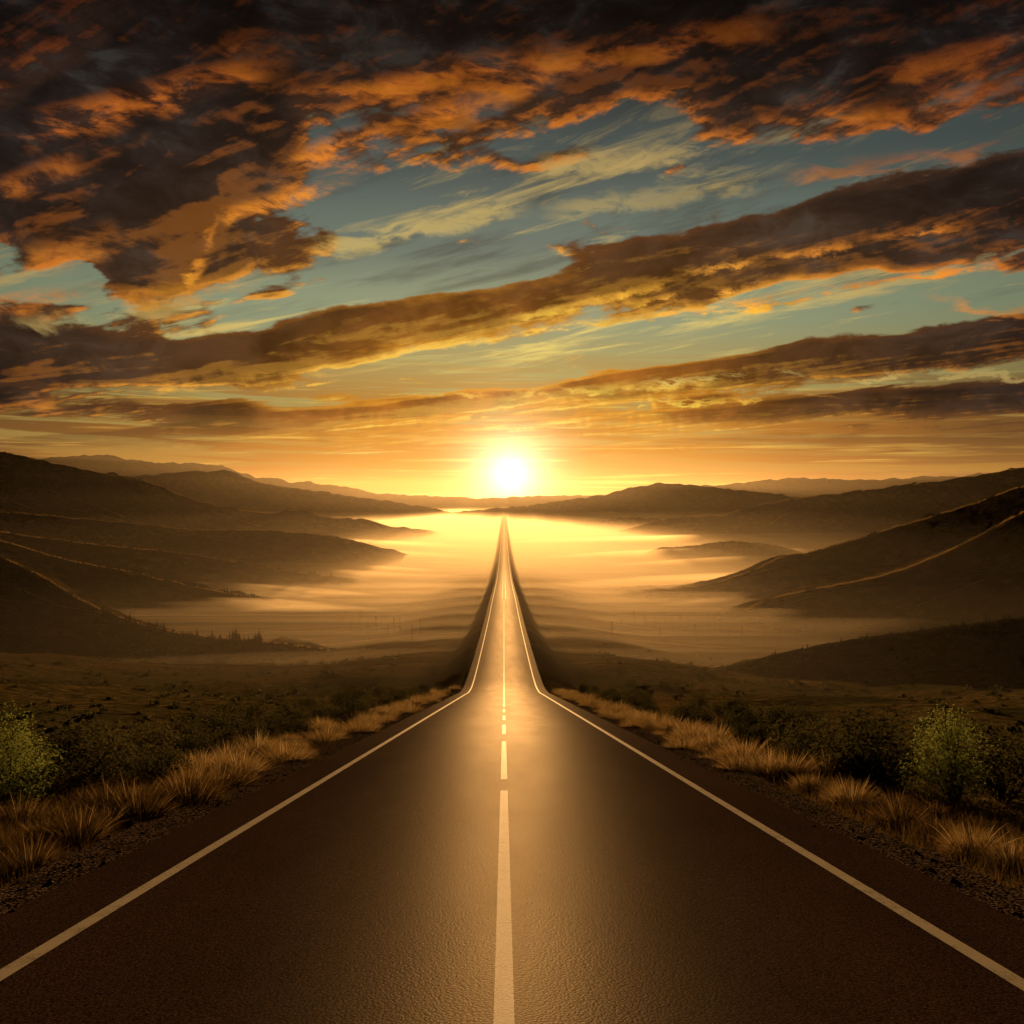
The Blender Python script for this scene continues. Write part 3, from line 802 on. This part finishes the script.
# ---------------------------------------------------------------- plants
def tuft_mesh(name, n, h, spread, width, seed, mat, parent=None, lean=0.0, stiff=1.0):
    """a bunch of grass: every blade a narrow bent strip that tapers to a point"""
    r = np.random.default_rng(seed)
    az = r.uniform(0, 2 * np.pi, n); rad = np.sqrt(r.random(n)) * spread * 0.32
    tilt = np.abs(r.normal(0.10, 0.16, n)) + (rad / (spread * 0.32)) * 1.25
    L = h * r.uniform(0.55, 1.05, n); w = width * r.uniform(0.6, 1.3, n)
    az2 = az + r.normal(0, 0.35, n)
    K = 5
    k = np.linspace(0, 1, K)
    ang = tilt[:, None] * (0.45 + 0.85 * k[None] ** 1.3 / stiff)
    seg = L[:, None] / (K - 1)
    hx = np.cumsum(np.sin(ang) * seg, 1) - np.sin(ang[:, :1]) * seg
    hz = np.cumsum(np.cos(ang) * seg, 1) - np.cos(ang[:, :1]) * seg
    x = rad[:, None] * np.cos(az)[:, None] + hx * np.cos(az2)[:, None] + lean * hz
    y = rad[:, None] * np.sin(az)[:, None] + hx * np.sin(az2)[:, None]
    fa = r.uniform(0, 2 * np.pi, n)
    sx, sy = np.cos(fa)[:, None], np.sin(fa)[:, None]
    ww = w[:, None] * np.array([0.8, 1.0, 0.85, 0.55, 0.08])[None]
    a = np.stack([x - sx * ww, y - sy * ww, hz - 0.03], -1); b = np.stack([x + sx * ww, y + sy * ww, hz - 0.03], -1)
    V = np.stack([a, b], 2).reshape(-1, 3)                         # n, K, 2
    base = (np.arange(n) * K * 2)[:, None]
    q = []
    for j in range(K - 1):
        q.append(np.stack([base[:, 0] + 2 * j, base[:, 0] + 2 * j + 1, base[:, 0] + 2 * j + 3, base[:, 0] + 2 * j + 2], 1))
    return mesh_obj(name, V, np.concatenate(q), mat, parent)
def leaf_cloud(name, lobes, n, size, seed, mat, parent=None, hollow=0.55, flat=0.6):
    """n small leaf-shaped faces through a set of lobes (x, y, z, rx, ry, rz)"""
    r = np.random.default_rng(seed)
    lob = np.array(lobes, float)
    vol = (lob[:, 3] * lob[:, 4] * lob[:, 5]) ** 0.66
    which = r.choice(len(lob), n, p=vol / vol.sum())
    d = r.normal(size=(n, 3)); d /= np.linalg.norm(d, axis=1, keepdims=True)
    rad = hollow + (1 - hollow) * r.random(n) ** 0.6
    rad = rad * (0.82 + 0.38 * r.random(n) ** 2)
    c = lob[which, :3] + d * rad[:, None] * lob[which, 3:]
    ax = r.normal(size=(n, 3)) * np.array([1, 1, flat]) + d * 0.5; ax /= np.linalg.norm(ax, axis=1, keepdims=True)
    o = np.cross(ax, r.normal(size=(n, 3))); o /= np.linalg.norm(o, axis=1, keepdims=True)
    s = size * r.uniform(0.6, 1.5, n)[:, None]
    V = np.stack([c - ax * s, c + o * s * 0.42, c + ax * s, c - o * s * 0.42], 1).reshape(-1, 3)
    F = np.arange(n * 4).reshape(n, 4)
    keep = V.reshape(n, 4, 3)[:, :, 2].min(1) > -0.08
    V = V.reshape(n, 4, 3)[keep].reshape(-1, 3)
    return mesh_obj(name, V, np.arange(len(V)).reshape(-1, 4), mat, parent)
def tube_bm(paths, nseg=6):
    V, F = [], []
    for pts, r0, r1 in paths:
        pts = np.array(pts, float); k = len(pts)
        b = len(V)
        for i, p in enumerate(pts):
            t = pts[min(i + 1, k - 1)] - pts[max(i - 1, 0)]; t = t / (np.linalg.norm(t) + 1e-9)
            u = np.cross(t, (0.3, 1, 0.1)); u /= np.linalg.norm(u); v = np.cross(t, u)
            rr = r0 + (r1 - r0) * i / (k - 1)
            for j in range(nseg):
                a = 2 * math.pi * j / nseg
                V.append(p + (u * math.cos(a) + v * math.sin(a)) * rr)
        for i in range(k - 1):
            for j in range(nseg):
                F.append((b + i * nseg + j, b + i * nseg + (j + 1) % nseg, b + (i + 1) * nseg + (j + 1) % nseg, b + (i + 1) * nseg + j))
        F.append(tuple(b + (k - 1) * nseg + j for j in range(nseg)))
    return V, F
def shrub(name, label, cat, seed, w, h, n, leaf, mat, twigs=9, group=None, loc=(0, 0, 0), nl=9, hollow=0.55, spiky=0.0):
    r = np.random.default_rng(seed)
    t = thing(name, label, cat, loc, group)
    lobes = []
    for i in range(nl):
        a = r.uniform(0, 6.28); q = r.random() ** 0.6
        z = h * (0.13 + 0.64 * r.random() * (1 - 0.5 * q))
        s = w * r.uniform(0.15, 0.27)
        lobes.append((math.cos(a) * q * w * 0.34, math.sin(a) * q * w * 0.34, z, s, s, s * r.uniform(0.7, 1.1)))
    lobes.append((0, 0, h * 0.36, w * 0.34, w * 0.34, h * 0.36))
    leaf_cloud('foliage', lobes, n, leaf, seed + 1, mat, t, hollow)
    paths = []
    for i in range(twigs):
        l = lobes[i % len(lobes)]
        e = np.array(l[:3]) * np.array([1.25, 1.25, 1.22 + spiky * r.random()])
        mids = [np.array((0, 0, -0.12)) + (r.normal(size=3) * 0.02), e * np.array([.35, .35, .45]) + r.normal(size=3) * 0.03 * w, e * .75 + r.normal(size=3) * 0.03 * w, e]
        paths.append((mids, 0.009 * w, 0.002 * w))
    V, F = tube_bm(paths, 5)
    mesh_obj('branches', V, F, M['bark'], t)
    return t
def conifer(name, label, seed, h, w, loc=(0, 0, 0), group=None):
    r = np.random.default_rng(seed)
    t = thing(name, label, 'conifer', loc, group)
    V, F = tube_bm([([(0, 0, -0.4), (0.01 * h, 0, h * 0.5), (0, 0, h)], 0.026 * h, 0.004 * h)], 6)
    mesh_obj('trunk', V, F, M['bark'], t)
    vs, fs = [], []
    tiers = 15
    for i in range(tiers):
        f = i / (tiers - 1)
        z = h * (0.10 + 0.88 * f); R = w * (1 - f) ** 0.8 * r.uniform(0.75, 1.15) + 0.02 * h
        nb = 7 if f < .7 else 5
        for j in range(nb):
            a = 2 * math.pi * (j + r.random() * .7) / nb + i
            ca, sa = math.cos(a), math.sin(a)
            R2 = R * r.uniform(0.6, 1.15); dz = -R2 * r.uniform(0.25, 0.55)
            wd = R2 * 0.34
            b = len(vs)
            vs += [(0, 0, z), (ca * R2 * .55 - sa * wd, sa * R2 * .55 + ca * wd, z + dz * .6 - .02 * h), (ca * R2, sa * R2, z + dz), (ca * R2 * .55 + sa * wd, sa * R2 * .55 - ca * wd, z + dz * .6 - .02 * h), (ca * R2 * .5, sa * R2 * .5, z + dz * .2 + .015 * h)]
            fs += [(b, b + 1, b + 4), (b + 1, b + 2, b + 4), (b + 2, b + 3, b + 4), (b + 3, b, b + 4)]
    mesh_obj('crown', vs, fs, M['conifer'], t)
    return t

def gz(x, y): return float(ground_z(np.array([x]), np.array([y]))[0]) - 0.05
def near_pt(px, py):
    """the spot on the near slope that the photo shows at this pixel"""
    d = 2.45 / max((py - VY) / FPX - 0.171, 0.012)
    for _ in range(12):
        x = (px - VX) / FPX * d
        d2 = (EYE - gz(x, d)) / ((py - VY) / FPX)
        d = 0.5 * d + 0.5 * d2
    x = (px - VX) / FPX * d
    return x, d, gz(x, d)

def build_plants():
    # --- bunch grass; a few kinds, copied along both road edges
    kinds = []
    for i in range(5):
        t = thing('grass_tuft', 'dry golden grass tuft', 'grass tuft')
        tuft_mesh('blades', 820, 0.50, 0.95 + 0.14 * (i % 3), 0.0037, 100 + i, M['tuft'], t)
        tuft_mesh('seed_heads', 50 + 25 * (i % 3), 0.60, 0.7, 0.005, 140 + i, M['tuft_pale'], t, stiff=1.6)
        kinds.append(t)
    for i in range(3):
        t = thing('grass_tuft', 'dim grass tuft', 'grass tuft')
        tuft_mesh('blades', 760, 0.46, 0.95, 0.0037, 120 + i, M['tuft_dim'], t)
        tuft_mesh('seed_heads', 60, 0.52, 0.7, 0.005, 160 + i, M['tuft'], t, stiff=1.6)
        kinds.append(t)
    used = set()
    def put_tuft(k, x, y, s, label, group=None, sz=None):
        src = kinds[k]
        z = gz(x, y)
        if k not in used:
            used.add(k); o = src
            o.location = (x, y, z); o.scale = (s, s, sz or s); o['label'] = label
            if group: o['group'] = group
            return o
        return copy_thing(src, (x, y, z), random.uniform(0, 6.28), s, label, group, sz)
    # the ones the photo singles out (pixel of the foot, width in pixels)
    named = [
        (972, 856, 72, 'bright golden grass tuft by the gravel, largest near the right border', 0),
        (1014, 868, 60, 'golden grass tuft cut by the right picture border', 1),
        (936, 838, 50, 'shaded grass tuft squeezed between the bright golden one and the spiky one', 5),
        (900, 826, 66, 'spiky greenish brown grass tuft with fanned blades below the leafy right bush', 6),
        (852, 806, 58, 'rounded grass tuft left of the spiky fanned one, beside the gravel', 4),
        (808, 792, 40, 'upright pale grass tuft third along the right gravel from the spiky fan', 0),
        (770, 779, 62, 'broad orange grass tuft on the right verge before the row narrows', 1),
        (734, 764, 40, 'small tan grass tuft on the right verge, next beyond the broad orange one', 2),
        (30, 872, 78, 'wide grass tuft in the lower left corner beside the gravel', 5),
        (78, 842, 80, 'brown grass tuft behind the lower left corner tuft', 6),
        (140, 822, 80, 'brown grass tuft right of the pale feathery plume', 7),
        (192, 796, 66, 'tan grass tuft halfway along the left verge', 1),
        (240, 777, 60, 'orange tan grass tuft where the left verge starts to glow', 2),
        (20, 824, 70, 'dim grass tuft at the left border under the leafy bush', 7),
    ]
    for px, py, wpx, lab, k in named:
        x, y, z = near_pt(px, py)
        s = wpx / FPX * y / 0.95
        put_tuft(k, x, y, s, lab)
    # rows along the edges
    def row(side, n, y0, y1, x0, x1, s0, s1, lab, grp, powr=1.5):
        for i in range(n):
            f = (i + random.random()) / n
            y = y0 + (y1 - y0) * f ** powr
            x = side * (x0 + (x1 - x0) * random.random() ** 1.4)
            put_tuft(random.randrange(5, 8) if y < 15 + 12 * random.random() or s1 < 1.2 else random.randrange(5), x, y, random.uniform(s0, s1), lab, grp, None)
    row(1, 88, 22, 112, 5.2, 7.6, 0.6, 1.7, 'one of the glowing golden grass tufts lining the right road edge into the distance', 'grass tufts along the right road edge')
    row(-1, 92, 17, 112, 5.3, 8.0, 0.6, 1.7, 'one of the glowing golden grass tufts lining the left road edge into the distance', 'grass tufts along the left road edge')
    row(1, 22, 10, 26, 6.3, 9.5, 0.6, 1.1, 'one of the low shaded grass tufts behind the bright tufts at the near right', 'shaded grass tufts at the near right')
    row(-1, 34, 9, 26, 6.2, 10.5, 0.6, 1.15, 'one of the low shaded grass tufts filling the near left verge', 'shaded grass tufts at the near left')
    # pale feathery plume on the left
    x, y, z = near_pt(106, 828)
    t = thing('plume_grass', 'pale feathery plume of grass catching light on the left verge', 'plume grass', (x, y, z))
    tuft_mesh('plume', 90, 0.50, 0.55, 0.007, 77, M['tuft_pale'], t, lean=0.25)

    # --- shrubs
    sk = [shrub('shrub', 'dark shrub', 'shrub', 200 + i, 1.7 + 0.2 * (i % 3), 1.15 + 0.12 * (i % 2), 2600, 0.034, M['sage'], 12) for i in range(5)]
    sused = set()
    def put_shrub(k, x, y, s, label, group=None, sz=None):
        z = gz(x, y)
        if k not in sused:
            sused.add(k); o = sk[k]; o.location = (x, y, z); o.scale = (s, s, sz or s); o['label'] = label
            if group: o['group'] = group
            return o
        return copy_thing(sk[k], (x, y, z), random.uniform(0, 6.28), s, label, group, sz)
    named_s = [   # foot pixel, width px
        (872, 785, 110, 1.05, 'large dark shrub just left of the leafy green right bush', 0),
        (1004, 800, 100, 1.2, 'dark shrub at the right border behind the leafy green bush', 1),
        (820, 762, 60, 1.0, 'mid sized dark shrub in the right row, two before the leafy bush', 2),
        (742, 737, 40, 1.2, 'dark rounded shrub standing highest in the right hand row', 3),
        (688, 724, 36, 1.15, 'dark shrub in the right row nearer the bend than the highest one', 4),
        (100, 785, 96, 0.85, 'large dark shrub right of the leafy green bush at the left border', 0),
        (218, 748, 56, 1.25, 'dark rounded shrub standing highest in the left hand row', 1),
        (160, 765, 70, 1.0, 'low dark shrub between the large left one and the highest left one', 2),
        (284, 731, 36, 1.2, 'dark shrub alone above the glowing grass on the left verge', 3),
        (60, 770, 70, 0.9, 'dim shrub behind the leafy green bush at the left border', 4),
    ]
    for px, py, wpx, sz, lab, k in named_s:
        x, y, z = near_pt(px, py)
        s = wpx / FPX * y / 1.5
        put_shrub(k, x, y, s, lab, None, s * sz)
    for side, nm in ((1, 'right'), (-1, 'left')):
        for i in range(58):
            y = 22 + 88 * ((i + random.random()) / 58) ** 1.2
            x = side * (7.6 + 5.5 * random.random() ** 1.3 * (0.5 + y / 80))
            put_shrub(random.randrange(5), x, y, random.uniform(0.6, 1.35), 'one of the dark shrubs in the row behind the golden grass on the ' + nm, 'dark shrubs in the row on the ' + nm)
        for i in range(16):
            y = 14 + 18 * random.random()
            x = side * (8.8 + y * 0.14 + 4.5 * random.random())
            put_shrub(random.randrange(5), x, y, random.uniform(0.5, 0.9), 'one of the low dim shrubs crowding the near bank on the ' + nm, 'low dim shrubs on the near %s bank' % nm)
    # --- the two leafy bushes
    x, y, z = near_pt(955, 805)
    b = shrub('leafy_bush', 'leafy green bush catching light among the dark shrubs on the right', 'bush', 301, 2.3, 2.35, 11000, 0.023, M['green'], 22, loc=(x, y, z), nl=15, hollow=0.35, spiky=0.25)
    x, y, z = near_pt(6, 805)
    b = shrub('leafy_bush', 'leafy green bush cut off by the left picture border', 'bush', 302, 2.3, 2.35, 11000, 0.023, M['green'], 22, loc=(x, y, z), nl=15, hollow=0.35, spiky=0.25)

    # --- trees on the hills
    tk = [conifer('conifer_tree', 'conifer', 400 + i, 1.0, 0.17 + 0.03 * (i % 3)) for i in range(4)]
    tused = set()
    def put_tree(k, p, h, label, group=None):
        if k not in tused:
            tused.add(k); o = tk[k]; o.location = tuple(p); o.scale = (h, h, h); o['label'] = label
            if group: o['group'] = group
            return o
        return copy_thing(tk[k], tuple(p), random.uniform(0, 6.28), h, label, group)
    for i in range(100):
        px = 60 + 205 * (random.random() ** 0.75)
        t = abs(random.gauss(0, 0.03))
        p = hill_at('L7', px, t)
        put_tree(random.randrange(4), p, random.choice((1.2, 1.6, 2.0, 2.4, 3.2)) * random.uniform(0.8, 1.1) * (0.55 + 0.45 * (px / 230)), 'one of the small conifers along the crest of the nearest dark left hillside', 'conifers on the nearest left crest')
    for i in range(56):
        px = -5 + 190 * random.random()
        t = 0.02 + 0.10 * random.random()
        p = hill_at('L7', px, t)
        put_tree(random.randrange(4), p, random.uniform(0.9, 2.0), 'one of the sparse little conifers on the face of the nearest left hillside', 'conifers on the face of the nearest left hillside')
    for i in range(60):
        px = 30 + 240 * random.random() ** 0.8
        p = hill_at('L6', px, abs(random.gauss(0, 0.008)))
        put_tree(random.randrange(4), p, random.uniform(1.6, 3.6), 'one of the tiny conifers forming the jagged tree line of the wooded left spur', 'conifers on the wooded left spur')
    for i in range(30):
        px = 150 + 190 * random.random()
        p = hill_at('L5', px, abs(random.gauss(0, 0.006)))
        put_tree(random.randrange(4), p, random.uniform(2.0, 3.4), 'one of the tiny conifers on the low left ridge above the wooded spur', 'conifers on the low left ridge')
    for i in range(34):
        px = 770 + 260 * random.random()
        p = hill_at('R6', px, abs(random.gauss(0, 0.01)))
        put_tree(random.randrange(4), p, random.uniform(0.7, 1.3), 'one of the low conifers along the crest of the right scrub slope', 'conifers on the right scrub slope')
    # --- low scrub on the open slopes: nobody could count it
    def scrub(name, label, xs, ys, size, seed, mat):
        r = np.random.default_rng(seed)
        n = len(xs); kf = 26
        zz = xs * 0
        s = size
        d = r.normal(size=(n, kf, 3)); d /= np.linalg.norm(d, axis=2, keepdims=True); d[..., 2] = np.abs(d[..., 2])
        return d
    def scrub_field(label, pts, seed, mat, kf=22):
        r = np.random.default_rng(seed)
        n = len(pts)
        d = r.normal(size=(n, kf, 3)); d /= np.linalg.norm(d, axis=2, keepdims=True); d[..., 2] = np.abs(d[..., 2]) * 0.8
        s = pts[:, 3][:, None, None]
        c = pts[:, None, :3] + d * s * r.uniform(0.5, 1.0, (n, kf, 1))
        ax = r.normal(size=(n, kf, 3)); ax /= np.linalg.norm(ax, axis=2, keepdims=True)
        o = np.cross(ax, d); o /= np.linalg.norm(o, axis=2, keepdims=True) + 1e-6
        q = s * 0.34
        V = np.stack([c - ax * q, c + o * q * .6, c + ax * q, c - o * q * .6], 2).reshape(-1, 3)
        ob = mesh_obj('scrub', V, np.arange(len(V)).reshape(-1, 4), mat)
        ob['kind'] = 'stuff'; ob['label'] = label
    for side, nm, sd in ((-1, 'left', 51), (1, 'right', 52)):
        r = np.random.default_rng(sd)
        n = 1700
        y = 30 + 210 * r.random(n) ** 1.1
        x = side * (9 + y * 0.05 + r.random(n) ** 0.9 * (18 + y * 0.62))
        dens = fbm(x * 0.06, y * 0.05, 3)
        k = dens > r.normal(-0.05, 0.22, n)
        x, y = x[k], y[k]
        z = ground_z(x, y) - 0.1
        s = r.uniform(0.2, 0.55, len(x)) * (1 + 0.004 * y)
        scrub_field('low scrub scattered over the slope on the ' + nm, np.stack([x, y, z, s], 1), sd, M['sage'])
    V = HILLS['R6']['V']
    r = np.random.default_rng(61)
    I = r.integers(0, V.shape[0], 2200); J = (59 - (r.random(2200) ** 0.9) * 45).astype(int)
    p = V[I, J] + r.normal(size=(2200, 3)) * np.array([0.5, 0.5, 0])
    scrub_field('low scrub over the slope on the right above the road', np.concatenate([p, r.uniform(0.25, 0.6, (2200, 1))], 1), 62, M['sage'])
    V = HILLS['L7']['V']
    I = r.integers(0, V.shape[0], 2600); J = (59 - (r.random(2600) ** 0.9) * 50).astype(int)
    p = V[I, J]
    scrub_field('low scrub over the nearest dark hillside on the left', np.concatenate([p, r.uniform(0.3, 0.7, (2600, 1))], 1), 63, M['conifer'])
    # --- grass cover of the verges
    for side, nm, sd in ((-1, 'left', 71), (1, 'right', 72)):
        r = np.random.default_rng(sd)
        n = 60000
        y = 6 + 100 * r.random(n) ** 1.8
        x = side * (5.15 + np.abs(r.normal(0, 1, n)) * (2.2 + 0.05 * y))
        keep = fbm(x * 0.8, y * 0.5, 3) > -0.25 + 0.25 * r.normal(size=n) * 0.5
        x, y = x[keep], y[keep]; n = len(x)
        z = ground_z(x, y) - 0.07
        h = r.uniform(0.10, 0.34, n) * (0.7 + 0.3 * sstep(np.abs(x), 5.2, 6.2)); w = r.uniform(0.003, 0.006, n) * (1 + y * 0.03)
        a = r.uniform(0, 6.28, n); l = r.uniform(0.1, 0.6, n) * h; b = r.uniform(0, 6.28, n)
        p0 = np.stack([x - np.cos(a) * w, y - np.sin(a) * w, z], -1); p1 = np.stack([x + np.cos(a) * w, y + np.sin(a) * w, z], -1)
        p2 = np.stack([x + np.cos(b) * l, y + np.sin(b) * l, z + h], -1)
        V = np.stack([p0, p1, p2], 1).reshape(-1, 3)
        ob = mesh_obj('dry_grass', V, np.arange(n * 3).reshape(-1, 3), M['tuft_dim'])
        ob['kind'] = 'stuff'; ob['label'] = 'short dry grass covering the verge on the ' + nm

def build_poles():
    def pole(h):
        t = thing('utility_pole', 'pole', 'pole')
        V, F = tube_bm([([(0, 0, -0.5), (0, 0, h)], 0.07, 0.055)], 6)
        mesh_obj('post', V, F, M['wood'], t)
        V, F = tube_bm([([(-0.35, 0, h - 0.3), (0.35, 0, h - 0.3)], 0.035, 0.035)], 6)
        mesh_obj('crossarm', V, F, M['wood'], t)
        return t
    first = None
    spots = []
    for px, py in ((612, 640), (634, 626), (654, 627), (664, 625), (680, 631), (708, 627), (720, 634), (736, 628), (757, 632), (771, 634), (788, 636), (796, 643), (806, 640), (815, 644),
                   (742, 645), (695, 642), (660, 646), (622, 633), (645, 630), (672, 633), (688, 629), (699, 634), (715, 630), (728, 641), (747, 637), (764, 641), (780, 646)):
        spots.append((px, py, 'thin pole among those on the misty flat right of the road', 'poles on the flat right of the road'))
    for px, py in ((338, 630), (352, 634), (360, 628), (376, 634), (388, 640), (400, 632), (412, 641), (345, 626), (368, 640), (382, 628), (394, 634), (420, 634)):
        spots.append((px, py, 'thin pole among those on the misty flat left of the road', 'poles on the flat left of the road'))
    for px, py, lab, grp in spots:
        d = 300.0
        for _ in range(40):
            x = (px - VX) / FPX * d
            d += 0.4 * ((EYE - gz(x, d)) / ((py - VY) / FPX) - d)
        x = (px - VX) / FPX * d
        s = random.uniform(0.8, 1.15)
        if first is None:
            first = pole(5.0); o = first; o.location = (x, d, gz(x, d)); o['label'] = lab; o['group'] = grp
        else:
            copy_thing(first, (x, d, gz(x, d)), random.uniform(-.4, .4), s, lab, grp)
materials(); build_world(); build_camera(); settings(); build_sun()
build_ground(); build_road(); build_hills(); build_sun_streaks(); build_fringes(); build_haze(); build_plants(); build_poles()
